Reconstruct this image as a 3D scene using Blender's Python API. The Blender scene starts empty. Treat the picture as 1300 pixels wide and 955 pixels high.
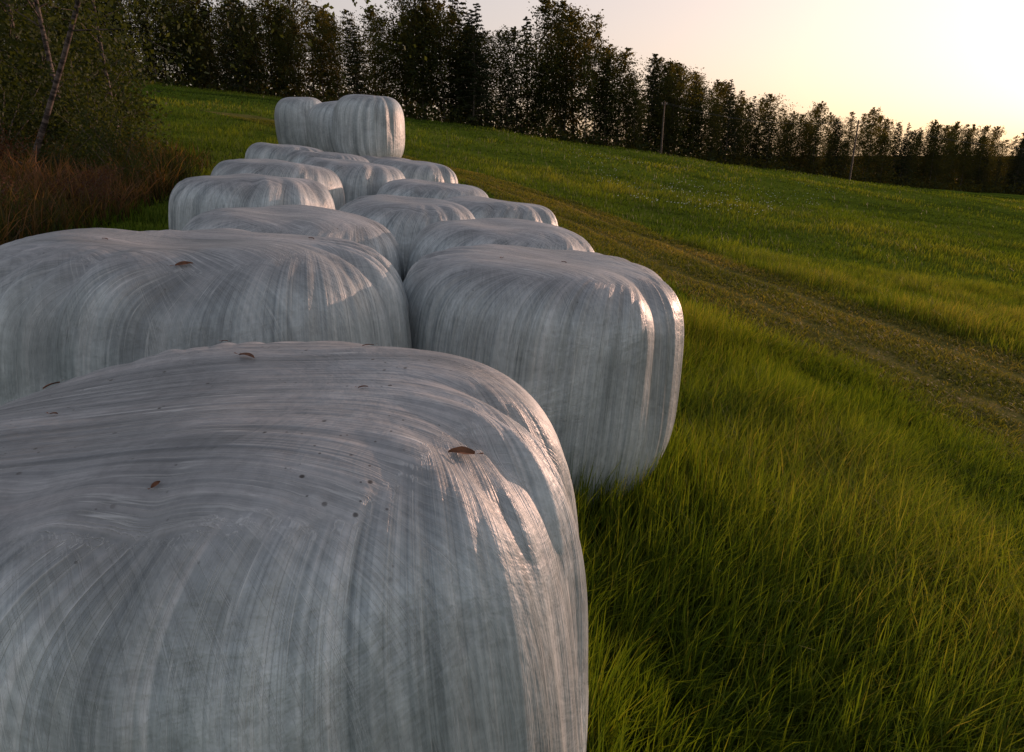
import bpy, math, random
import numpy as np
from mathutils import Vector, Matrix
from mathutils.bvhtree import BVHTree
random.seed(4); RNG=np.random.default_rng(11)
scene=bpy.context.scene
COL=scene.collection

# ------------------------------------------------------------------ terrain
def sstep(a,b,v):
    t=np.clip((v-a)/(b-a),0,1); return t*t*(3-2*t)
def ground(x,y):
    x=np.asarray(x,float); y=np.asarray(y,float)
    z=-14*np.tanh(x/100)+0.010*np.clip(y,-50,150)+2.6*sstep(18,85,y)
    z=z-.10*np.exp(-((x+3.2)/2.8)**2-((y-13)/4.)**2)
    far=sstep(4,30,np.hypot(x,y))
    z=z+far*(0.12*np.sin(x*.31+y*.12)+0.10*np.sin(y*.27-x*.1+1))
    z=z+0.018*np.sin(x*1.9+1.3*np.sin(y*1.1))*np.sin(y*2.3+.5)
    return z
def gz(x,y): return float(ground(x,y))

# ------------------------------------------------------------------ helpers
def obj(name,mesh,parent=None,mats=(),loc=None):
    o=bpy.data.objects.new(name,mesh); COL.objects.link(o)
    if parent is not None: o.parent=parent
    if loc is not None: o.location=loc
    if mesh is not None:
        for m in mats:
            if m.name not in [mm.name for mm in mesh.materials]: mesh.materials.append(m)
    return o
def tag(o,label,cat,group=None):
    o["label"]=label; o["category"]=cat
    if group: o["group"]=group
def mesh_np(name,verts,faces_idx,starts,smooth=True):
    me=bpy.data.meshes.new(name)
    verts=np.asarray(verts,np.float32)
    me.vertices.add(len(verts)); me.vertices.foreach_set('co',verts.ravel())
    fi=np.asarray(faces_idx,np.int32); st=np.asarray(starts,np.int32)
    me.loops.add(len(fi)); me.loops.foreach_set('vertex_index',fi)
    me.polygons.add(len(st)); me.polygons.foreach_set('loop_start',st)
    me.update(calc_edges=True)
    me.polygons.foreach_set('use_smooth',np.full(len(st),smooth,bool))
    me.validate(); return me
def quads_mesh(name,verts,quads,smooth=True):
    q=np.asarray(quads,np.int32)
    return mesh_np(name,verts,q.ravel(),np.arange(len(q))*4,smooth)
def fattr(me,name,data):
    a=me.attributes.new(name,'FLOAT','POINT'); a.data.foreach_set('value',np.asarray(data,np.float32))
def vattr(me,name,data):
    a=me.attributes.new(name,'FLOAT_VECTOR','POINT'); a.data.foreach_set('vector',np.asarray(data,np.float32).ravel())

class NT:
    def __init__(s,name):
        s.m=bpy.data.materials.new(name); s.m.use_nodes=True; s.t=s.m.node_tree
        s.t.nodes.clear(); s.out=s.t.nodes.new('ShaderNodeOutputMaterial')
    def n(s,t,**k):
        nd=s.t.nodes.new(t)
        for a,b in k.items(): setattr(nd,a,b)
        return nd
    def l(s,a,b): s.t.links.new(a,b)
    def attr(s,name): return s.n('ShaderNodeAttribute',attribute_name=name)
    def noise(s,vec,scale,detail=4,rough=.55,dist=0):
        nd=s.n('ShaderNodeTexNoise'); nd.inputs['Scale'].default_value=scale
        nd.inputs['Detail'].default_value=detail; nd.inputs['Roughness'].default_value=rough
        nd.inputs['Distortion'].default_value=dist
        if vec is not None: s.l(vec,nd.inputs['Vector'])
        return nd
    def ramp(s,fac,stops):
        nd=s.n('ShaderNodeValToRGB'); e=nd.color_ramp.elements
        while len(e)<len(stops): e.new(.5)
        for i,(p,c) in enumerate(stops):
            e[i].position=p; e[i].color=(c[0],c[1],c[2],1) if not isinstance(c,(int,float)) else (c,c,c,1)
        s.l(fac,nd.inputs['Fac']); return nd
    def mix(s,fac,a,b,mode='MIX'):
        nd=s.n('ShaderNodeMix',data_type='RGBA',blend_type=mode)
        for sock,v in ((nd.inputs[0],fac),(nd.inputs[6],a),(nd.inputs[7],b)):
            if hasattr(v,'links'): s.l(v,sock)
            elif isinstance(v,(int,float)): sock.default_value=v
            else: sock.default_value=(v[0],v[1],v[2],1)
        return nd.outputs[2]
    def math(s,op,a,b=0.0):
        nd=s.n('ShaderNodeMath',operation=op)
        for i,v in enumerate((a,b)):
            if hasattr(v,'links'): s.l(v,nd.inputs[i])
            else: nd.inputs[i].default_value=v
        return nd.outputs[0]
    def fmix(s,f,a,b):
        nd=s.n('ShaderNodeMix',data_type='FLOAT')
        for sock,v in ((nd.inputs[0],f),(nd.inputs[2],a),(nd.inputs[3],b)):
            if hasattr(v,'links'): s.l(v,sock)
            else: sock.default_value=v
        return nd.outputs[0]
    def mapping(s,vec,sc,rot=(0,0,0)):
        nd=s.n('ShaderNodeMapping'); nd.inputs['Scale'].default_value=sc; nd.inputs['Rotation'].default_value=rot
        s.l(vec,nd.inputs['Vector']); return nd.outputs[0]
    def bsdf(s,color,rough=.6,spec=.5,normal=None):
        b=s.n('ShaderNodeBsdfPrincipled')
        if hasattr(color,'links'): s.l(color,b.inputs['Base Color'])
        else: b.inputs['Base Color'].default_value=(*color,1)
        if hasattr(rough,'links'): s.l(rough,b.inputs['Roughness'])
        else: b.inputs['Roughness'].default_value=rough
        b.inputs['Specular IOR Level'].default_value=spec
        if normal is not None: s.l(normal,b.inputs['Normal'])
        return b
    def bump(s,h,strength,dist,normal=None):
        b=s.n('ShaderNodeBump'); b.inputs['Strength'].default_value=strength; b.inputs['Distance'].default_value=dist
        s.l(h,b.inputs['Height'])
        if normal is not None: s.l(normal,b.inputs['Normal'])
        return b.outputs[0]
    def fin(s,sh): s.l(sh,s.out.inputs['Surface']); return s.m

# ------------------------------------------------------------------ materials
def mat_film():
    k=NT('bale_film_plastic')
    sa=k.attr('streak').outputs['Vector']; sb=k.attr('streakb').outputs['Vector']; sp_=k.attr('planar').outputs['Vector']
    topm=k.attr('topness').outputs['Fac']; inner=k.attr('inner').outputs['Fac']; vly=k.attr('valley').outputs['Fac']
    tc=k.n('ShaderNodeTexCoord').outputs['Object']
    rnd=k.n('ShaderNodeObjectInfo').outputs['Random']
    n1=k.noise(k.mapping(sa,(7,7,.48)),1.0,3,.55).outputs[0]
    n2=k.noise(k.mapping(sa,(76,76,.6)),1.0,3,.6).outputs[0]
    n3=k.noise(k.mapping(sb,(48,48,.6)),1.0,3,.6).outputs[0]
    n4=k.noise(k.mapping(sa,(42,42,.7)),1.0,2,.5).outputs[0]
    q1=k.noise(k.mapping(sp_,(7,.9,1)),1.0,3,.55,.2).outputs[0]
    q2=k.noise(k.mapping(sp_,(62,1.0,1),(0,0,.12)),1.0,3,.6,.3).outputs[0]
    q3=k.noise(k.mapping(sp_,(46,1.0,1),(0,0,-.75)),1.0,3,.6,.2).outputs[0]
    q4=k.noise(k.mapping(sp_,(34,.9,1),(0,0,.4)),1.0,2,.5,.3).outputs[0]
    blot=k.noise(tc,2.2,6,.62,.7)
    edge=k.math('ADD',inner,k.math('MULTIPLY',k.math('SUBTRACT',k.noise(tc,3.0,2).outputs[0],.5),1.2))
    edge=k.ramp(edge,[(.35,0.0),(.65,1.0)]).outputs[0]
    n1=k.fmix(edge,n1,q1); n2=k.fmix(edge,n2,q2); n3=k.fmix(edge,n3,q3); n4=k.fmix(edge,n4,q4)
    def ridge(n,w):
        a=k.math('ABSOLUTE',k.math('SUBTRACT',n,.5)); return k.ramp(a,[(0,1.0),(w,0.0)]).outputs[0]
    rl=k.math('MAXIMUM',ridge(n4,.018),k.math('MULTIPLY',ridge(n3,.020),.6))
    gate2=k.ramp(k.noise(tc,4,3).outputs[0],[(.42,.2),(.6,1.0)]).outputs[0]
    rl=k.math('MULTIPLY',rl,gate2)
    fine=k.noise(tc,34,5,.7)
    fac=k.math('ADD',k.math('MULTIPLY',n1,.48),k.math('MULTIPLY',n2,.35))
    fac=k.math('ADD',fac,k.math('MULTIPLY',n3,.17))
    base=k.ramp(fac,[(.37,(.20,.25,.27)),(.46,(.40,.47,.49)),(.55,(.60,.675,.69)),(.64,(.80,.845,.845))]).outputs[0]
    d=k.ramp(blot.outputs[0],[(.38,.58),(.60,1.0)]).outputs[0]
    base=k.mix(.8,base,d,'MULTIPLY')
    f2=k.ramp(fine.outputs[0],[(.38,.76),(.58,1.0)]).outputs[0]
    base=k.mix(.8,base,f2,'MULTIPLY')
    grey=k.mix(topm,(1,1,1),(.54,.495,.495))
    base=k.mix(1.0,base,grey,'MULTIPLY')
    base=k.mix(k.math('MULTIPLY',rnd,.22),base,(.22,.24,.245))
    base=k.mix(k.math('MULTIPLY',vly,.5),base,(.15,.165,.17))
    base=k.mix(k.math('MULTIPLY',rl,.32),base,(.86,.90,.89))
    vor=k.n('ShaderNodeTexVoronoi'); vor.inputs['Scale'].default_value=17; k.l(tc,vor.inputs['Vector'])
    sp=k.ramp(vor.outputs['Distance'],[(.05,1.0),(.09,0.0)]).outputs[0]
    gate=k.ramp(k.noise(tc,7,2).outputs[0],[(.46,0),(.56,1)]).outputs[0]
    vor2=k.n('ShaderNodeTexVoronoi'); vor2.inputs['Scale'].default_value=41; k.l(tc,vor2.inputs['Vector'])
    sp2=k.math('MULTIPLY',k.ramp(vor2.outputs['Distance'],[(.07,1.0),(.12,0.0)]).outputs[0],.8)
    sp=k.math('MULTIPLY',k.math('MULTIPLY',k.math('MAXIMUM',sp,sp2),gate),k.math('ADD',k.math('MULTIPLY',topm,.8),.2))
    base=k.mix(sp,base,(.03,.025,.02))
    h=k.math('ADD',k.math('MULTIPLY',n2,.5),k.math('MULTIPLY',rl,.22))
    h=k.math('ADD',h,k.math('MULTIPLY',n3,.3))
    nrm=k.bump(h,.65,.012)
    nrm=k.bump(blot.outputs[0],.4,.07,nrm)
    ro=k.ramp(n1,[(.35,.40),(.65,.52)]).outputs[0]
    b=k.bsdf(base,ro,.5,nrm)
    return k.fin(b.outputs[0])
def mat_leaf(name,c1,c2,trans=.45,scale=.6,tm=(2.4,1.4,.5)):
    k=NT(name)
    g=k.n('ShaderNodeTexCoord').outputs['Object']
    n=k.noise(g,scale,3)
    rn=k.n('ShaderNodeObjectInfo').outputs['Random']
    c=k.ramp(n.outputs[0],[(.35,c1),(.65,c2)]).outputs[0]
    c=k.mix(k.math('MULTIPLY',rn,.55),c,[a*.55 for a in c1])
    b=k.bsdf(c,.6,.15)
    t=k.n('ShaderNodeBsdfTranslucent'); k.l(k.mix(1.0,c,tm,'MULTIPLY'),t.inputs['Color'])
    m=k.n('ShaderNodeMixShader'); m.inputs[0].default_value=trans
    k.l(b.outputs[0],m.inputs[1]); k.l(t.outputs[0],m.inputs[2])
    return k.fin(m.outputs[0])
def mat_grass(name,stops):
    k=NT(name)
    tint=k.attr('tint').outputs['Fac']; ht=k.attr('ht').outputs['Fac']
    c=k.ramp(tint,stops).outputs[0]
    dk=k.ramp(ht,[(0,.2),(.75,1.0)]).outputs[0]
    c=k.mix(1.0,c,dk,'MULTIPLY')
    b=k.bsdf(c,.6,.12)
    t=k.n('ShaderNodeBsdfTranslucent'); k.l(k.mix(1.0,c,(1.5,1.36,.4),'MULTIPLY'),t.inputs['Color'])
    m=k.n('ShaderNodeMixShader'); m.inputs[0].default_value=.5
    k.l(b.outputs[0],m.inputs[1]); k.l(t.outputs[0],m.inputs[2])
    return k.fin(m.outputs[0])
def mat_ground():
    k=NT('meadow_ground')
    g=k.n('ShaderNodeNewGeometry').outputs['Position']
    a=k.noise(g,.12,5,.6).outputs[0]; b=k.noise(g,1.7,6,.65).outputs[0]; c=k.noise(g,14,4,.7).outputs[0]
    f=k.math('ADD',k.math('MULTIPLY',a,.45),k.math('ADD',k.math('MULTIPLY',b,.3),k.math('MULTIPLY',c,.25)))
    col=k.ramp(f,[(.38,(.025,.036,.006)),(.5,(.063,.096,.011)),(.62,(.12,.148,.020))]).outputs[0]
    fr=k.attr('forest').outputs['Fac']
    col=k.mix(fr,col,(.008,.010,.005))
    return k.fin(k.bsdf(col,.95,.0,k.bump(c,.8,.08)).outputs[0])
def mat_path():
    k=NT('mown_track')
    g=k.n('ShaderNodeNewGeometry').outputs['Position']
    b=k.noise(g,2.5,6,.65).outputs[0]; c=k.noise(g,22,4,.7).outputs[0]
    f=k.math('ADD',k.math('MULTIPLY',b,.55),k.math('MULTIPLY',c,.45))
    col=k.ramp(f,[(.36,(.036,.042,.011)),(.50,(.10,.098,.025)),(.66,(.20,.155,.06))]).outputs[0]
    return k.fin(k.bsdf(col,.95,.0,k.bump(c,.8,.05)).outputs[0])
def mat_bark(name,c1,c2,birch=False):
    k=NT(name)
    g=k.n('ShaderNodeTexCoord').outputs['Object']
    n=k.noise(k.mapping(g,(3,3,14) if birch else (14,14,2)),1.0,5,.65)
    c=k.ramp(n.outputs[0],[(.42,c1),(.55,c2)]).outputs[0]
    return k.fin(k.bsdf(c,.8,.2,k.bump(n.outputs[0],.5,.02)).outputs[0])
def mat_plain(name,c1,c2,scale=6,rough=.7):
    k=NT(name); g=k.n('ShaderNodeTexCoord').outputs['Object']
    n=k.noise(g,scale,4)
    return k.fin(k.bsdf(k.ramp(n.outputs[0],[(.35,c1),(.65,c2)]).outputs[0],rough,.3).outputs[0])

M_film=mat_film()
M_ground=mat_ground(); M_path=mat_path()
M_leafA=mat_leaf('broadleaf_foliage',(.026,.042,.012),(.068,.088,.024),.52,.5,(2.7,1.5,.45))
M_leafB=mat_leaf('spruce_needles',(.015,.026,.011),(.034,.048,.016),.34,.5,(2.6,1.5,.5))
M_leafN=mat_leaf('birch_leaves',(.022,.036,.009),(.068,.086,.022),.45,1.2,(1.6,1.35,.5))
M_leafR=mat_leaf('russet_leaves',(.07,.036,.022),(.12,.065,.038),.4,1.2,(1.6,1.1,.6))
M_grass=mat_grass('meadow_grass',[(0,(.028,.060,.008)),(.42,(.070,.122,.012)),(.78,(.145,.188,.022)),(1,(.24,.22,.055))])
M_stub=mat_grass('stubble_grass',[(0,(.055,.080,.013)),(.45,(.13,.14,.026)),(1,(.30,.225,.09))])
M_weed=mat_grass('russet_weeds',[(0,(.024,.045,.010)),(.4,(.062,.052,.020)),(1,(.22,.11,.07))])
M_bark=mat_bark('forest_bark',(.04,.032,.024),(.12,.10,.08))
M_birch=mat_bark('birch_bark',(.025,.02,.018),(.13,.10,.085),True)
M_wood=mat_plain('weathered_pole_wood',(.035,.028,.022),(.08,.065,.05))
M_wire=mat_plain('dull_wire',(.06,.06,.06),(.1,.1,.1))
M_ins=mat_plain('ceramic_insulator',(.2,.19,.17),(.3,.28,.26))
M_dry=mat_plain('dry_leaf_brown',(.07,.03,.015),(.22,.09,.04),30)
M_flower=mat_plain('white_petals',(.6,.6,.55),(.75,.75,.7))

# ------------------------------------------------------------------ ground sheet
def warp(n,near,far):
    u=np.linspace(-1,1,n); return near*u+ (far-near)*np.sign(u)*np.abs(u)**4
gx=warp(340,60,1500); gy=warp(340,60,1500)+20
X,Y=np.meshgrid(gx,gy,indexing='ij'); Z=ground(X,Y)
V=np.stack([X,Y,Z],-1).reshape(-1,3)
nx,ny=X.shape
i,j=np.meshgrid(np.arange(nx-1),np.arange(ny-1),indexing='ij'); a=(i*ny+j).ravel()
me=quads_mesh('ground',V,np.stack([a,a+ny,a+ny+1,a+1],1))
TL=[(-130,80),(-70,97),(-44,100),(-12,86),(16,96),(44,116),(98,142),(170,175),(300,230)]
def tly(x): return np.interp(x,[p[0] for p in TL],[p[1] for p in TL])
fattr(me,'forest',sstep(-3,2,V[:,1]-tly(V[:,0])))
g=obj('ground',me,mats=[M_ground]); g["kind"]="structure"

# mown track
TR=[(7.1,-3),(6.2,2),(5.05,6.3),(4.0,10.3),(2.65,16),(1.2,21.5),(-2.7,29),(-9,37),(-18,45)]
trx=np.array([p[0] for p in TR]); trY=np.array([p[1] for p in TR])
ty=np.linspace(-3,45,200)
def trc(y):
    y=np.asarray(y,float)
    return (np.interp(y-1,trY,trx)+np.interp(y,trY,trx)+np.interp(y+1,trY,trx))/3+.12*np.sin(y*.9)
def trw(y): return 1.8+.12*np.sin(y*1.7)+.1*np.sin(y*.6+2)
rows=9; vv=[]
for y in ty:
    for s in np.linspace(-1,1,rows):
        x=float(trc(y))+s*trw(y); vv.append((x,y,0))
vv=np.array(vv); vv[:,2]=ground(vv[:,0],vv[:,1])+.012
i,j=np.meshgrid(np.arange(len(ty)-1),np.arange(rows-1),indexing='ij'); a=(i*rows+j).ravel()
p=obj('path',quads_mesh('path',vv,np.stack([a,a+1,a+rows+1,a+rows],1)),mats=[M_path]); p["kind"]="structure"

# ------------------------------------------------------------------ bales
BALES=[]
def bale(cx,cy,rx,ry,h,dz,seed,tilt=(0,0),label=None,res=1.0,flute=1.0,zb=None,ntop=4.4,plan=2.15,lobes=10,zc=.46,taper=.07,sag=.7):
    r=np.random.default_rng(seed)
    if zb is None: zb=gz(cx,cy)-.05+dz
    nt=int(320*res); ns=int(170*res)
    th=np.linspace(0,2*np.pi,nt,endpoint=False)
    s=np.linspace(0.0,1,ns)
    t=s*np.pi
    n_bot=4.2
    st=np.sin(t); ct=np.cos(t)
    n=np.where(ct>0,ntop,n_bot)
    den=(np.abs(st)**n+np.abs(ct)**n)**(1/n)
    pr=st/den; pz=ct/den
    z=np.where(pz>0,zc+pz*(1-zc),zc+pz*zc)
    pr=pr*(1-taper*np.clip(1-z/zc,0,1)**2)*(1-.045*np.clip((z-.4)/.6,0,1))
    TH,PR=np.meshgrid(th,pr); _,ZZ=np.meshgrid(th,z); _,CT=np.meshgrid(th,pz)
    def fser(ks,amp,twist=0):
        o=0
        for k_ in ks:
            o=o+amp*r.normal()*np.cos(k_*TH+r.uniform(0,6.28)+twist*k_*PR)/ (k_**.5)
        return o
    R=1/(np.abs(np.cos(TH))**plan+np.abs(np.sin(TH))**plan)**(1/plan)
    R=R+fser([2,3,4],.012)
    R=R+.014*fser([1,2,3],1.0)*np.sin(ZZ*4+r.uniform(0,6))
    thw=TH+.20*np.sin(2*TH+r.uniform(0,6))+.13*np.sin(3*TH+r.uniform(0,6))+.16*(1-ZZ)*np.sin(TH+r.uniform(0,6))-.30*(1-PR)*(ZZ>.5)
    lob=np.sqrt(np.sin(.5*lobes*thw+r.uniform(0,3))**2+.02)
    am_=np.clip(.60+.55*np.sin(2*TH+r.uniform(0,6))+.35*np.sin(5*TH+r.uniform(0,6)),.08,1.25)
    val=np.clip(1-lob,0,1)*am_*flute
    lob2=np.sqrt(np.sin(.5*(2*lobes+2)*thw+r.uniform(0,3)+.6*np.sin(3*TH))**2+.02)
    val2=np.clip(1-lob2,0,1)*np.clip(.5+.6*np.sin(3*TH+r.uniform(0,6)),0,1)*flute
    msk=sstep(.50,1.0,PR)*sstep(.15,.80,ZZ)
    sh=np.exp(-((ZZ-.96)/.13)**2)*sstep(.40,.98,PR)
    R=R-msk*(val*.062+val2*.024)
    x=rx*PR*R*np.cos(TH); y=ry*PR*R*np.sin(TH)
    zz=ZZ*h
    zz=zz-sh*(val*.062+val2*.022)
    top=sstep(.75,1,ZZ)
    zz=zz-top*.030*np.exp(-(PR/.5)**2)
    zz=zz+sag*top*(.020*np.sin(x*4.1+r.uniform(0,6))*np.cos(y*3.3+r.uniform(0,6))+.010*np.sin(x*9+y*5+r.uniform(0,6)))
    r0=.45
    ang=np.arcsin(np.clip(r0/np.maximum(PR,r0),0,1))
    tA=TH-ang*1.1; tB=TH+.8*ang+1.3
    cre=0
    for k_ in range(45,90,7): cre=cre+r.normal()*np.cos(k_*tA+r.uniform(0,6.28)+3*np.sin(3*TH))
    am=.0008*sstep(.6,.85,PR)
    x=x+np.cos(TH)*cre*am; y=y+np.sin(TH)*cre*am; zz=zz+top*cre*am
    V=np.stack([x,y,zz],-1).reshape(-1,3)
    i,j=np.meshgrid(np.arange(ns-1),np.arange(nt),indexing='ij')
    jn=(j+1)%nt
    q=np.stack([i*nt+j,(i+1)*nt+j,(i+1)*nt+jn,i*nt+jn],-1).reshape(-1,4)
    me=quads_mesh('hay_bale',V,q)
    arc=np.cumsum(np.r_[0,np.hypot(np.diff(pr),np.diff(z*1.6))])
    _,A=np.meshgrid(th,arc)
    off=r.uniform(0,20)
    vattr(me,'streak',np.stack([np.cos(tA),np.sin(tA),A+off],-1).reshape(-1,3))
    vattr(me,'streakb',np.stack([np.cos(tB),np.sin(tB),A*1.1+off+5],-1).reshape(-1,3))
    pa=r.uniform(-.5,.5)
    px_=x*math.cos(pa)+y*math.sin(pa)+.25*y*y; py_=-x*math.sin(pa)+y*math.cos(pa)
    vattr(me,'planar',np.stack([py_+.3*px_**2+off,px_+off,zz*0+off],-1).reshape(-1,3))
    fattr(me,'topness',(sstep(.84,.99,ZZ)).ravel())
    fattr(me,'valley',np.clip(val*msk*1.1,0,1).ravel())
    fattr(me,'inner',((1-sstep(.45,.95,PR))*(CT>0)).ravel())
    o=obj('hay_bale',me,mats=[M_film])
    o.location=(cx,cy,zb); o.rotation_euler=(tilt[0],tilt[1],0)
    tag(o,label or "round hay bale wrapped in white plastic film on grass","hay bale","plastic wrapped hay bales in a row")
    BALES.append((cx,cy,max(rx,ry),o)); return o
T=math.radians
b1=bale(-.56,1.35,.765,.66,1.20,0.01,33,(T(1),T(-2)),"round hay bale in white wrinkled film with dry leaves on top",1.6,1.15,ntop=4.4,plan=2.7,lobes=11,zc=.36,taper=.04)
b2=bale(-1.42,2.96,.96,.79,1.21,-.02,9,(T(-1),T(2)),"broad sagging hay bale in white film with deep folds",1.4,1.3,ntop=4.4,plan=2.3,lobes=13,sag=.7)
b3=bale(.06,3.4,.73,.71,1.22,.03,16,(T(0),T(5)),"round hay bale in white film standing in tall grass",1.4,.75,ntop=5.0,plan=2.2,lobes=11,zc=.50,taper=.09,sag=.5)
bale(-.13,4.87,.72,.68,1.20,.0,21,(T(0),T(5)),res=1,flute=.7,lobes=12)
bale(-1.54,4.6,.76,.72,1.2,-.06,24,(T(0),T(5)),res=1,flute=.7,lobes=11)
bale(-.98,5.95,.66,.62,1.2,0,31,(T(2),T(5)),res=.9,flute=.8)
bale(-.26,6.75,.66,.64,1.2,.02,35,(0,T(5)),res=.9,flute=.8,lobes=11)
bale(-2.32,6.2,.71,.72,1.18,-.02,38,(0,T(3)),res=.9,flute=.9,lobes=12,ntop=5)
bale(-2.58,7.6,.72,.68,1.2,.04,41,(0,T(5)),res=.7,ntop=5)
bale(-.98,7.95,.70,.66,1.2,0.02,44,(0,T(6)),res=.8,flute=.8)
bale(-2.05,8.75,.70,.66,1.2,.08,47,(0,T(5)),res=.7,ntop=5)
bale(-1.5,10.05,.68,.66,1.2,.16,52,(0,T(5)),res=.7,flute=.8,ntop=5)
bale(-3.4,10.7,.64,.64,1.2,.14,55,(0,T(4)),res=.7,ntop=5)
bale(-2.7,10.2,.66,.64,1.2,.12,58,(0,T(4)),res=.7,ntop=5)
bale(-2.1,11.5,.64,.64,1.2,.12,61,(0,T(5)),res=.7)
gb=gz(-2.6,12.9)-.08
bale(-2.65,13.15,.64,.64,1.2,.0,63,(0,T(2)),res=.6,zb=gb-.03)
bale(-3.6,12.2,.60,.60,1.2,.0,64,(0,T(2)),res=.6)
bale(-3.35,14.35,.64,.64,1.2,.0,66,(0,T(2)),res=.6,zb=gb+.05)
bale(-4.35,15.3,.62,.62,1.2,.0,67,(0,T(2)),res=.6,zb=gb+.12)
lt="white wrapped hay bale stacked on top of other bales"
bale(-2.53,12.75,.63,.63,1.17,0,72,(T(1),T(2)),lt,.8,.7,zb=gb+1.15,ntop=3.6,plan=2.0,lobes=11,sag=.4)
bale(-3.30,13.95,.60,.60,1.13,0,73,(0,T(-3)),lt,.7,.4,zb=gb+1.17,ntop=3.0,plan=2.0,sag=.3)
bale(-4.32,15.1,.56,.60,1.17,0,79,(0,T(-2)),lt,.7,.4,zb=gb+1.28,ntop=3.2,plan=2.0,sag=.3)

# ------------------------------------------------------------------ dry leaves on the bales
def mkbvh(o):
    mw=Matrix.Translation(o.location)@o.rotation_euler.to_matrix().to_4x4()
    return BVHTree.FromPolygons([mw@v.co for v in o.data.vertices],[tuple(pp.vertices) for pp in o.data.polygons])
bvs={id(o):mkbvh(o) for o in (b1,b2,b3)}
def dryleaf(o,x,y,L,W,rot,sd):
    hit=bvs[id(o)].ray_cast(Vector((x,y,4)),Vector((0,0,-1)))
    if hit[0] is None: return
    r=random.Random(sd); vs=[];fs=[]; n=9
    for i in range(n):
        t=i/(n-1); w=W*math.sin(math.pi*min(1,t*.93+.07))**.8*(.9+.2*r.random()); cz=.18*L*math.sin(t*3.1)*.4
        for s in (-1,0,1): vs.append(((t-.5)*L,s*w*.5,cz+abs(s)*W*.22+.002))
    for i in range(n-1):
        for k_ in range(2):
            a=i*3+k_; fs.append((a,a+3,a+4,a+1))
    vs+= [(-.5*L,0,.003),(-.5*L-.3*L,.002,.006),(-.5*L-.3*L,-.002,.006)]; fs.append((len(vs)-3,len(vs)-2,len(vs)-1))
    me=bpy.data.meshes.new('dry_leaf'); me.from_pydata(vs,[],fs); me.update()
    l=obj('dry_leaf',me,mats=[M_dry])
    q=hit[1].to_track_quat('Z','Y')
    l.rotation_mode='QUATERNION'; l.rotation_quaternion=q@Matrix.Rotation(rot,3,'Z').to_quaternion()
    l.location=hit[0]+hit[1]*.001
    tag(l,"small curled brown dry leaf lying on white bale film","dry leaf","dry leaves on the bales")
for a in [(b1,-.62,1.53,.055,.016,.2,1),(b1,-1.07,1.5,.04,.014,-.3,2),(b1,-.09,1.10,.05,.02,2.6,3),(b1,-.55,.95,.016,.01,1,4),
          (b2,-1.2,2.5,.06,.02,.1,5),(b2,-1.65,2.8,.03,.012,.7,6),(b1,-.35,1.6,.03,.008,.5,7),(b2,-.9,3.1,.03,.012,2,8),(b3,.25,3.3,.03,.014,.4,9),
          (b1,-.75,1.72,.025,.008,2.5,10),(b1,-.9,1.25,.018,.008,1.5,11),(b3,-.05,3.2,.025,.01,2.4,12),(b1,-.3,1.3,.02,.007,.9,13)]:
    dryleaf(*a)

# ------------------------------------------------------------------ grass blades
def blades(P,h,w,head,lean,tint,name,mat,curl=1.0):
    N=len(P); ts=np.array([0,.38,.72,1.0])
    d=np.stack([np.cos(head),np.sin(head)],1); pr=RNG.uniform(0,2*np.pi,N)
    s=np.stack([np.cos(pr),np.sin(pr)],1)
    V=np.zeros((N,7,3),np.float32); HT=np.zeros((N,7)); c=0
    for li,t in enumerate(ts):
        fwd=lean*h*t**1.9; up=h*t*(1-.38*curl*lean*t)
        wid=w*(1-.25*t) if li<3 else w*0
        cx=P[:,0]+d[:,0]*fwd; cy=P[:,1]+d[:,1]*fwd; cz=P[:,2]+up-.01
        if li<3:
            for sg in (-1,1):
                V[:,c,0]=cx+sg*s[:,0]*wid*.5; V[:,c,1]=cy+sg*s[:,1]*wid*.5; V[:,c,2]=cz; HT[:,c]=t; c+=1
        else:
            V[:,c,0]=cx; V[:,c,1]=cy; V[:,c,2]=cz; HT[:,c]=t
    base=(np.arange(N)*7)[:,None]
    loops=base+np.array([0,1,3,2, 2,3,5,4, 4,5,6])[None]
    starts=(np.arange(N)*11)[:,None]+np.array([0,4,8])[None]
    me=mesh_np(name,V.reshape(-1,3),loops.ravel(),starts.ravel(),True)
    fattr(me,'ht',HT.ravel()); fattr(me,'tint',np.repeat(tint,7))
    o=obj(name,me,mats=[mat]); o["kind"]="stuff"; return o
def vnoise(x,y,sc,seed):
    r=np.random.default_rng(seed); o=0
    for _ in range(7):
        a=r.uniform(0,6.28); f=sc*r.uniform(.5,1.6); o=o+np.sin((x*np.cos(a)+y*np.sin(a))*f+r.uniform(0,6.28))
    return o/7*1.6
BC=np.array([(b[0],b[1],b[2]) for b in BALES])
def scatter(n,x0f,x1f,y0,y1,pw=1.0):
    y=y0+(y1-y0)*RNG.random(n)**pw
    u=RNG.random(n); x=x0f(y)+(x1f(y)-x0f(y))*u
    keep=np.ones(n,bool)
    for bx,by,br in BC: keep&=np.hypot(x-bx,y-by)>br*.86
    keep&=y<tly(x)
    return x[keep],y[keep]
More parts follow.
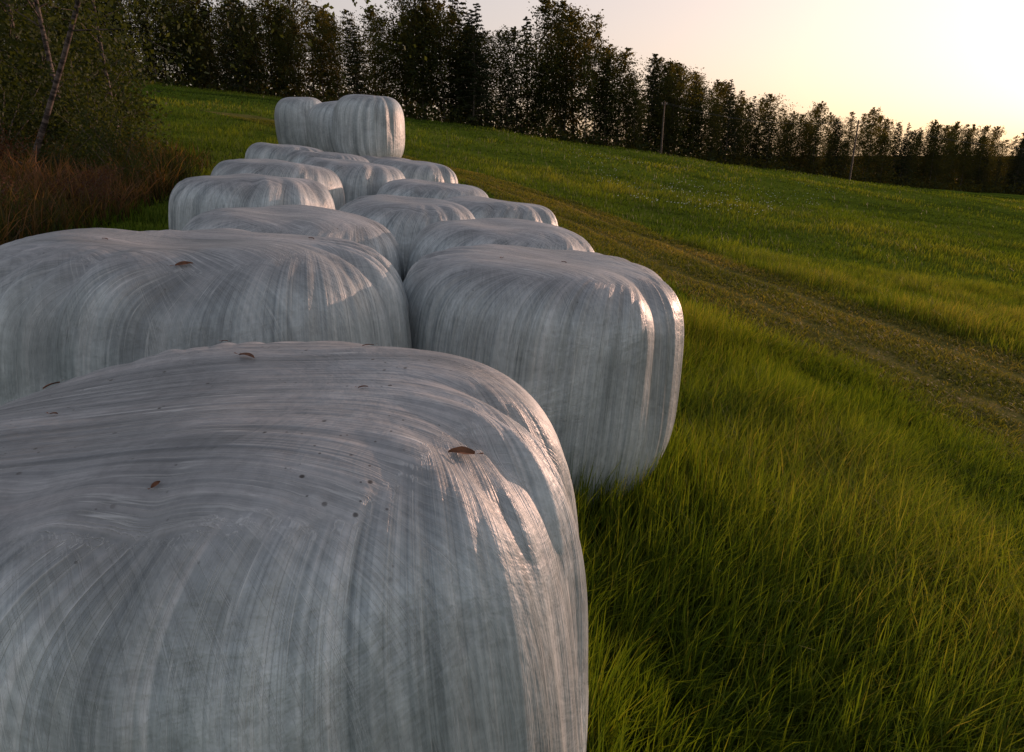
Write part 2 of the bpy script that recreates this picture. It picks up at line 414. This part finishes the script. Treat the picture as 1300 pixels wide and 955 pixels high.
def grass_zone(n,x0f,x1f,y0,y1,h0,w0,pw=1.0,clumps=0):
    x,y=scatter(n,x0f,x1f,y0,y1,pw)
    if clumps:
        cell=.17; ix=np.floor(x/cell); iy=np.floor(y/cell)
        hx=np.abs(np.sin(ix*12.9898+iy*78.233)*43758.5453)%1; hy=np.abs(np.sin(ix*39.346+iy*11.135)*24634.633)%1
        tx=(ix+hx)*cell; ty_=(iy+hy)*cell; kx=clumps*RNG.random(len(x))
        x=x+(tx-x)*kx; y=y+(ty_-y)*kx
        keep=np.ones(len(x),bool)
        for bx,by,br in BC: keep&=np.hypot(x-bx,y-by)>br*.88
        x,y=x[keep],y[keep]
    dt=np.abs(x-trc(y))/trw(y); ontr=(y<45)&(dt<RNG.uniform(.7,1.12,len(x)))
    x,y=x[~ontr],y[~ontr]; dt=dt[~ontr]
    N=len(x); c=vnoise(x,y,1.6,1); c2=vnoise(x,y,.35,2); c3=vnoise(x,y,5,5)
    h=h0*(1+.4*c+.2*c2+.3*c3)*RNG.uniform(.4,1.25,N)
    h=np.clip(h,h0*.2,h0*1.9)
    nearside=x<trc(y)
    h*=np.where((y<45)&(dt<1.9)&nearside,np.clip(.45+.5*(dt-.8),.3,1),1)
    # uncut grass stands taller right beside the bales
    nb=np.full(N,9.)
    if y0<10:
        for bx,by,br in BC[:8]: nb=np.minimum(nb,np.hypot(x-bx,y-by)-br)
    h*=1+.55*np.exp(-(np.clip(nb,0,9)/.16)**2)
    w=w0*RNG.uniform(.6,1.3,N)
    head=.6+1.5*vnoise(x,y,1.4,3)+RNG.normal(0,1.2,N)
    lean=np.clip(.36+.25*vnoise(x,y,1.8,4)+RNG.normal(0,.25,N),.03,1.2)
    lean=np.where(nb<.25,lean*.5,lean)
    sd=.16-.08*sstep(12,35,y)
    tint=np.clip(.35+.28*c2+.22*c+.18*vnoise(x,y,.12,77)+RNG.normal(0,1,N)*sd+.12*sstep(5,16,y),0,1)
    tint=np.where(y>14,np.minimum(tint,.85),tint)
    return np.stack([x,y,ground(x,y)],1),h,w,head,lean,tint
Z1=[grass_zone(185000,lambda y:-.9+0*y,lambda y:1.2+.95*y,.4,7,.28,.0038,.8,.55),
    grass_zone(115000,lambda y:-.9-.1*y,lambda y:1.2+.95*y,6.5,17,.25,.007,.8,.4),
    grass_zone(90000,lambda y:-.62*y,lambda y:2+.95*y,15,42,.23,.018,.8),
    grass_zone(65000,lambda y:-.65*y,lambda y:2+.95*y,38,112,.26,.05,.8),
    grass_zone(26000,lambda y:-3-.75*y,lambda y:-1.6-.2*y,1.5,18,.26,.008,.8)]
cat=[np.concatenate([z[i] for z in Z1]) for i in range(6)]
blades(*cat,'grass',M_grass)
n=150000; y=-2+44*RNG.random(n)**1.3; u=RNG.uniform(-1.03,1.03,n)
rut=np.exp(-((np.abs(u)-.42)/.10)**2)
kp=RNG.random(n)>rut*.9*(.6+.4*vnoise(u*3,y,.8,31)); y=y[kp];u=u[kp];rut=rut[kp];n=len(y)
x=trc(y)+u*trw(y)
blades(np.stack([x,y,ground(x,y)+.01],1),RNG.uniform(.04,.12,n)*(1-.6*rut),.0045+.0007*y,RNG.uniform(0,6.28,n),RNG.uniform(.3,1.3,n),np.clip(.10+RNG.random(n)*.55+.25*vnoise(x,y,1.2,7)+.35*rut,0,1),'stubble',M_stub)
# tangled dark and russet weeds at the wood edge
n=64000; y=2.5+15*RNG.random(n); x=-2.9-.25*y-(1+.64*y)*RNG.random(n)
k_=vnoise(x,y,1.3,9)
k2=RNG.random(n)<.6+.4*k_
for bx,by,br in BC: k2&=np.hypot(x-bx,y-by)>br*1.02
x,y,k_=x[k2],y[k2],k_[k2]; n=len(x)
blades(np.stack([x,y,ground(x,y)],1),RNG.uniform(.3,1.0,n)*(.8+.35*k_),.007+.0006*y,RNG.uniform(0,6.28,n),RNG.uniform(.1,.8,n),np.clip(RNG.normal(.46,.22,n)+.36*vnoise(x,y,.8,19),0,1),'weeds',M_weed)

# white flowers in the meadow
n=520; y=26+28*RNG.random(n); x=4+(y-18)*.62*RNG.random(n)
kk=vnoise(x,y,.5,22)>-.1; x=x[kk];y=y[kk];n=len(x)
z=ground(x,y)+RNG.uniform(.2,.33,n); r_=RNG.uniform(.012,.024,n)
V=[]
for ax in range(2):
    for sx,sy in ((-1,-1),(1,-1),(1,1),(-1,1)):
        V.append(np.stack([x+sx*r_,y+(sy*r_ if ax==0 else 0*r_),z+(0*r_ if ax==0 else sy*r_*.7)],1))
V=np.stack(V,1).reshape(-1,3); b_=(np.arange(n)*8)[:,None]
Q=np.concatenate([b_+np.array([[0,1,2,3]]),b_+np.array([[4,5,6,7]])])
f=obj('wildflowers',quads_mesh('wildflowers',V,Q,False),mats=[M_flower]); f["kind"]="stuff"

# ------------------------------------------------------------------ trees
def tube(V,F,pts,rad,n=6):
    base=len(V); pts=[np.array(p_,float) for p_ in pts]
    for i_,p_ in enumerate(pts):
        d=pts[min(i_+1,len(pts)-1)]-pts[max(i_-1,0)]; d/=np.linalg.norm(d)+1e-9
        a_=np.cross(d,[.3,.9,.1]); a_/=np.linalg.norm(a_)+1e-9; b_=np.cross(d,a_)
        for k_ in range(n):
            an=2*math.pi*k_/n; V.append(p_+rad[i_]*(math.cos(an)*a_+math.sin(an)*b_))
    for i_ in range(len(pts)-1):
        for k_ in range(n):
            F.append((base+i_*n+k_,base+i_*n+(k_+1)%n,base+(i_+1)*n+(k_+1)%n,base+(i_+1)*n+k_))
def leaves(C,size,rng,aspect=.6,name='crown'):
    N=len(C); a_=rng.normal(size=(N,3)); a_/=np.linalg.norm(a_,axis=1)[:,None]
    b_=np.cross(a_,rng.normal(size=(N,3))); b_/=np.linalg.norm(b_,axis=1)[:,None]
    s_=(size*rng.uniform(.6,1.4,N))[:,None]
    V=np.stack([C-a_*s_,C-b_*s_*aspect,C+a_*s_,C+b_*s_*aspect],1).reshape(-1,3)
    return quads_mesh(name,V,(np.arange(N)*4)[:,None]+np.array([[0,1,2,3]]),False)
def tree_meshes(seed,H,kind,nb,nl,lsize,crown_lo=.15,wid=.2,bend=.03,tr=.012,clump=.35,ph=None):
    r=np.random.default_rng(seed); V=[];F=[]
    ph=r.uniform(0,6.28) if ph is None else ph; bx=bend*H*math.cos(ph); by=bend*H*math.sin(ph)
    def tp(t): return np.array([bx*t*t+.01*H*math.sin(t*5+ph),by*t*t+.01*H*math.cos(t*4+ph),H*t])
    tt=np.linspace(0,1,10); tube(V,F,[tp(t) for t in tt],[H*tr*(1-t*.93)*(1.25 if t==0 else 1) for t in tt],7)
    C=[]
    for b_ in range(nb):
        t=crown_lo+(1-crown_lo)*((b_+r.random())/nb)**.9; t=min(t,.985)
        q=(t-crown_lo)/(1-crown_lo)
        az=b_*2.4+r.normal()*.4
        if kind=='spruce':
            L=H*wid*(1-q)**.85*r.uniform(.75,1.15)+.02*H; rise=-.12+.3*q
        elif kind=='oval':
            L=H*wid*(math.sin(math.pi*min(1,.20+q*.80))**.8)*r.uniform(.6,1.15); rise=.55+.6*q*r.random()
        else:
            L=H*wid*(math.sin(math.pi*min(1,.22+q*.78))**.6)*r.uniform(.5,1.25); rise=.55+.5*q*r.random()
        o=tp(t); d=np.array([math.cos(az),math.sin(az),rise])
        if kind=='spruce': mid=o+d*L*.5; end=o+d*L+np.array([0,0,-.1*L])
        else: mid=o+d*L*.5; end=o+d*L+np.array([0,0,.05*L-(.35*L if kind=='birch' else 0)])
        tube(V,F,[o,mid,end],[H*tr*.35*(1-t*.7),H*tr*.2*(1-t*.7),H*tr*.06],4)
        m=max(4,int(nl/nb*(L/(H*wid)+.25)))
        u=r.beta(1.6,1.1,m)[:,None]
        pc=(1-u)**2*o+2*u*(1-u)*mid+u**2*end
        nc=5; cc=np.clip(r.normal(size=(nc,3)),-1.5,1.5)*L*clump*.55; cc[:,2]*=.6
        idx=r.integers(0,nc,m)
        if kind=='spruce':
            pc=pc+np.clip(r.normal(size=(m,3)),-2,2)*np.array([.13,.13,.07])*L
        else:
            pc=pc+cc[idx]*(.3+u)+np.clip(r.normal(size=(m,3)),-1.9,1.9)*L*.12
            if kind=='birch': pc[:,2]-=np.abs(r.normal(size=m))*L*.22*u[:,0]
        C.append(pc)
    C=np.concatenate(C); C=C[C[:,2]>.1*H*crown_lo+.2]
    me_t=mesh_np('trunk',np.array(V),np.array(F).ravel(),np.arange(len(F))*4,True)
    return me_t,leaves(C,lsize,r)
PROTO={}
def proto(key,tm,lm,label,cat,name):
    PROTO[key]=(tm,lm,label,cat,name)
for s_ in range(5):
    a_,b_=tree_meshes(100+s_,10,'oval',50,7000,.082,.09,.25 if s_%2 else .20,.03,.008,.42)
    a_.materials.append(M_bark); b_.materials.append(M_leafA)
    proto('o%d'%s_,a_,b_,"tall dark leafy tree at the edge of the meadow","tree",'deciduous_tree')
for s_ in range(3):
    a_,b_=tree_meshes(200+s_,10,'spruce',80,6000,.078,.05,.175,.01,.009)
    a_.materials.append(M_bark); b_.materials.append(M_leafB)
    proto('s%d'%s_,a_,b_,"dark pointed spruce in the forest edge","tree",'spruce_tree')
for s_ in range(2):
    a_,b_=tree_meshes(300+s_,10,'birch',44,4400,.075,.24,.16,.03,.006)
    a_.materials.append(M_birch); b_.materials.append(M_leafA)
    proto('b%d'%s_,a_,b_,"slender airy birch in the forest edge","tree",'birch_tree')
def plant(key,x,y,H,grp="trees along the edge of the meadow",wide=1.0,lean=(0,0)):
    tm,lm,label,cat,name=PROTO[key]
    e=bpy.data.objects.new(name,None); COL.objects.link(e); e.empty_display_size=.5
    e.location=(x,y,gz(x,y)-.05); e.rotation_euler=(lean[0],lean[1],random.uniform(0,6.28) if lean==(0,0) else 0)
    s_=H/10; e.scale=(s_*wide,s_*wide,s_)
    tag(e,label,cat,grp)
    for nm,m in (('trunk',tm),('crown',lm)):
        c=bpy.data.objects.new(nm,m); COL.objects.link(c); c.parent=e
def forest_h(x,y):
    px=650+867*x/y
    return float(np.interp(px,[-100,200,300,400,440,480,530,580,640,690,720,755,775,800,860,900,925,960,1050,1200,1400],
                              [14.5,14.0,13.4,13.8,12.8,12.4,14.6,15.2,14.4,15.7,16.2,15,12.0,12.8,13.6,13.0,11.2,11.6,11.8,12.6,14]))
cnt=0
for row,(off,step) in enumerate(((0.5,2.7),(3.2,2.6),(7,2.6))):
    x=-74.0
    while x<128:
        sp=step*(1 if x<40 else 1.2)
        x+=sp*random.choice([.4,.7,1,1.25,1.5])
        y=tly(x)+off+random.uniform(-1.6,1.8)
        px=650+867*x/y
        if px<-40 or px>1400: continue
        H=forest_h(x,y)*(random.uniform(.56,1.08) if row<1 else random.uniform(.76,1.06))
        k_=random.random()
        key=('o%d'%random.randrange(5)) if k_<.58 else (('s%d'%random.randrange(3)) if k_<.85 else 'b%d'%random.randrange(2))
        plant(key,x,y,H,wide=random.uniform(.95,1.35) if px<900 else random.uniform(.8,1.15)); cnt+=1
print('forest trees',cnt)
r=np.random.default_rng(5); C=[]
for x in np.arange(-75,128,1.1):
    for off in (-1.2,2,6,12,19):
        y=tly(x)+off+r.normal()*.6; hh=r.uniform(1.2,3.4)+off*.22
        m=75; c=r.normal(size=(m,3))*np.array([.8,.8,hh*.38]); c[:,2]=np.abs(c[:,2]+hh*.3)
        C.append(c+np.array([x,y,gz(x,y)]))
C=np.concatenate(C)
u_=obj('undergrowth',leaves(C,.20,r,name='undergrowth'),mats=[M_leafA]); u_["kind"]="stuff"

# near birches and bushes on the wood edge
for s_ in range(4):
    a_,b_=tree_meshes(400+s_,10,'birch',42,9500,.040,.26,.25,.03,.006 if s_<3 else .0048,.8,ph=0 if s_==3 else None)
    a_.materials.append(M_birch); b_.materials.append(M_leafN)
    proto('n%d'%s_,a_,b_,("birch with small leaves standing among weeds" if s_<3 else "thin birch with a leaning trunk among reddish weeds"),"tree",'birch_tree')
def bush_mesh(seed,n,ls):
    r=np.random.default_rng(seed); V=[];F=[];C=[]
    for k_ in range(16):
        az=r.uniform(0,6.28); sp=r.uniform(.15,.9); e=np.array([math.cos(az)*sp,math.sin(az)*sp,r.uniform(.45,1.25)])
        tube(V,F,[(0,0,0),e*np.array([.4,.4,.6]),e],[.012,.008,.003],4)
        m=n//16; u=r.beta(2,1,m)[:,None]; C.append(e*u*np.array([1,1,1])+r.normal(size=(m,3))*.11)
    C=np.concatenate(C); C[:,2]=np.abs(C[:,2])
    return mesh_np('stems',np.array(V),np.array(F).ravel(),np.arange(len(F))*4),leaves(C,ls,r,name='foliage')
for s_ in range(4):
    a_,b_=bush_mesh(500+s_,3600,.024)
    a_.materials.append(M_bark); b_.materials.append(M_leafN if s_<3 else M_leafR)
    proto('h%d'%s_,a_,b_,("dense dark green bush at the edge of the wood" if s_<3 else "low reddish brown shrub among tall weeds"),"bush",'bush')
def plant_bush(key,x,y,H):
    tm,lm,label,cat,name=PROTO[key]
    e=bpy.data.objects.new(name,None); COL.objects.link(e)
    e.location=(x,y,gz(x,y)-.03); e.rotation_euler=(0,0,random.uniform(0,6.28)); e.scale=(H*1.1,H*1.1,H)
    tag(e,label,cat,"bushes at the edge of the wood")
    for nm,m in (('stems',tm),('foliage',lm)):
        c=bpy.data.objects.new(nm,m); COL.objects.link(c); c.parent=e
G2="birches beside the bales"
plant('n3',-8.0,11.5,10,G2,lean=(0,T(26)))
for k_,(x,y,H) in enumerate([(-9.9,16.0,10),(-10.6,19.5,9.5),(-12.2,15.0,11),(-13.6,20.5,11),(-15.2,22,11),(-17,27,12),(-14.8,17,11)]):
    plant('n%d'%((k_+1)%3),x,y,H,G2,1.0)
for k_,(x,y,H) in enumerate([(-6.4,11.6,.7),(-6.9,12.6,.9),(-7.6,13.6,1.1),(-8.6,14.8,1.4),(-9.6,16.2,1.7),(-9.6,13.9,1.5),(-10.6,14.2,2.0),(-10.9,17.6,2.0),(-12.0,18.5,2.6),(-12.9,22,2.4),(-11.8,13.6,2.4),(-13.8,20,3.0),(-15.2,25,3.0),(-10.0,11.6,1.2),(-7.4,11.4,.8),(-8.8,12.4,1.2),(-11.8,21,2.0)]):
    plant_bush('h%d'%(k_%3),x,y,H)
for x,y,H in [(-5.6,7.2,.5),(-7.0,8.6,.8),(-6.4,8.3,.6),(-7.6,10.2,.8),(-6.2,10.2,.5),(-5.6,9.0,.5)]:
    plant_bush('h3',x,y,H)

# ------------------------------------------------------------------ utility poles and wires
def pole(x,y,H):
    e=bpy.data.objects.new('utility_pole',None); COL.objects.link(e); e.location=(x,y,gz(x,y))
    tag(e,"slim weathered wooden utility pole in the meadow","utility pole","utility poles in the meadow")
    V=[];F=[]; tube(V,F,[(0,0,-.3),(0,0,H*.5),(.03,0,H)],[.10,.09,.07],10)
    obj('post',mesh_np('post',np.array(V),np.array(F).ravel(),np.arange(len(F))*4),e,[M_wood])
    V=[];F=[]; tube(V,F,[(-.3,-.11,H-.35),(.3,-.11,H-.35)],[.035,.035],4)
    obj('crossarm',mesh_np('crossarm',np.array(V),np.array(F).ravel(),np.arange(len(F))*4),e,[M_wood])
    for sx in (-.25,.25):
        V=[];F=[]; tube(V,F,[(sx,-.11,H-.3),(sx,-.11,H-.22),(sx,-.11,H-.15),(sx,-.11,H-.08)],[.03,.045,.03,.035],8)
        obj('insulator',mesh_np('insulator',np.array(V),np.array(F).ravel(),np.arange(len(F))*4),e,[M_ins])
    return (x,y,gz(x,y)+H)
PP=[(16.6,80,5.5),(39,82,6.7),(78,90,7.2)]
tops=[pole(*q) for q in PP]
for sx in (-.25,.25):
    for k_ in range(2):
        A=np.array(tops[k_])+np.array([sx,-.11,-.12]); B=np.array(tops[k_+1])+np.array([sx,-.11,-.12])
        pts=[A*(1-t)+B*t-np.array([0,0,1.0*4*t*(1-t)]) for t in np.linspace(0,1,24)]
        V=[];F=[]; tube(V,F,pts,[.010]*24,4)
        w=obj('power_line',mesh_np('power_line',np.array(V),np.array(F).ravel(),np.arange(len(F))*4),None,[M_wire])
        tag(w,"thin sagging wire strung between wooden poles","power line","wires between the poles")

# ------------------------------------------------------------------ light
EL=T(4.8); AZ=T(46)
w=bpy.data.worlds.new('World'); scene.world=w; w.use_nodes=True; nt=w.node_tree
bg=nt.nodes['Background']; sky=nt.nodes.new('ShaderNodeTexSky'); sky.sky_type='NISHITA'; sky.sun_disc=False
sky.sun_elevation=EL; sky.sun_rotation=AZ; sky.air_density=1.2; sky.dust_density=3.0; sky.ozone_density=1.2
gm=nt.nodes.new('ShaderNodeGamma'); gm.inputs['Gamma'].default_value=.42
nt.links.new(sky.outputs[0],gm.inputs['Color'])
hs=nt.nodes.new('ShaderNodeHueSaturation'); hs.inputs['Saturation'].default_value=.80; hs.inputs['Value'].default_value=1.0
nt.links.new(gm.outputs[0],hs.inputs['Color'])
mx=nt.nodes.new('ShaderNodeMix'); mx.data_type='RGBA'; mx.blend_type='MULTIPLY'; mx.inputs[0].default_value=1
nt.links.new(hs.outputs[0],mx.inputs[6]); mx.inputs[7].default_value=(1.05,.945,1.01,1)
nt.links.new(mx.outputs[2],bg.inputs['Color']); bg.inputs['Strength'].default_value=.49
sd=bpy.data.lights.new('sun','SUN'); sd.energy=3.6; sd.angle=T(.5); sd.color=(1,.60,.44)
so=bpy.data.objects.new('sun',sd); COL.objects.link(so)
d=Vector((math.sin(AZ)*math.cos(EL),math.cos(AZ)*math.cos(EL),math.sin(EL)))
so.rotation_euler=d.to_track_quat('Z','Y').to_euler(); so.location=(20,20,20)

# ------------------------------------------------------------------ camera
cd=bpy.data.cameras.new('camera'); cd.sensor_width=36; cd.lens=24.0; cd.clip_end=5000; cd.clip_start=.05
co=bpy.data.objects.new('camera',cd); COL.objects.link(co); co.location=(0,0,1.7)
co.rotation_euler=(T(90-18.3),0,0); scene.camera=co
scene.view_settings.view_transform='Standard'; scene.view_settings.look='None'; scene.view_settings.exposure=0
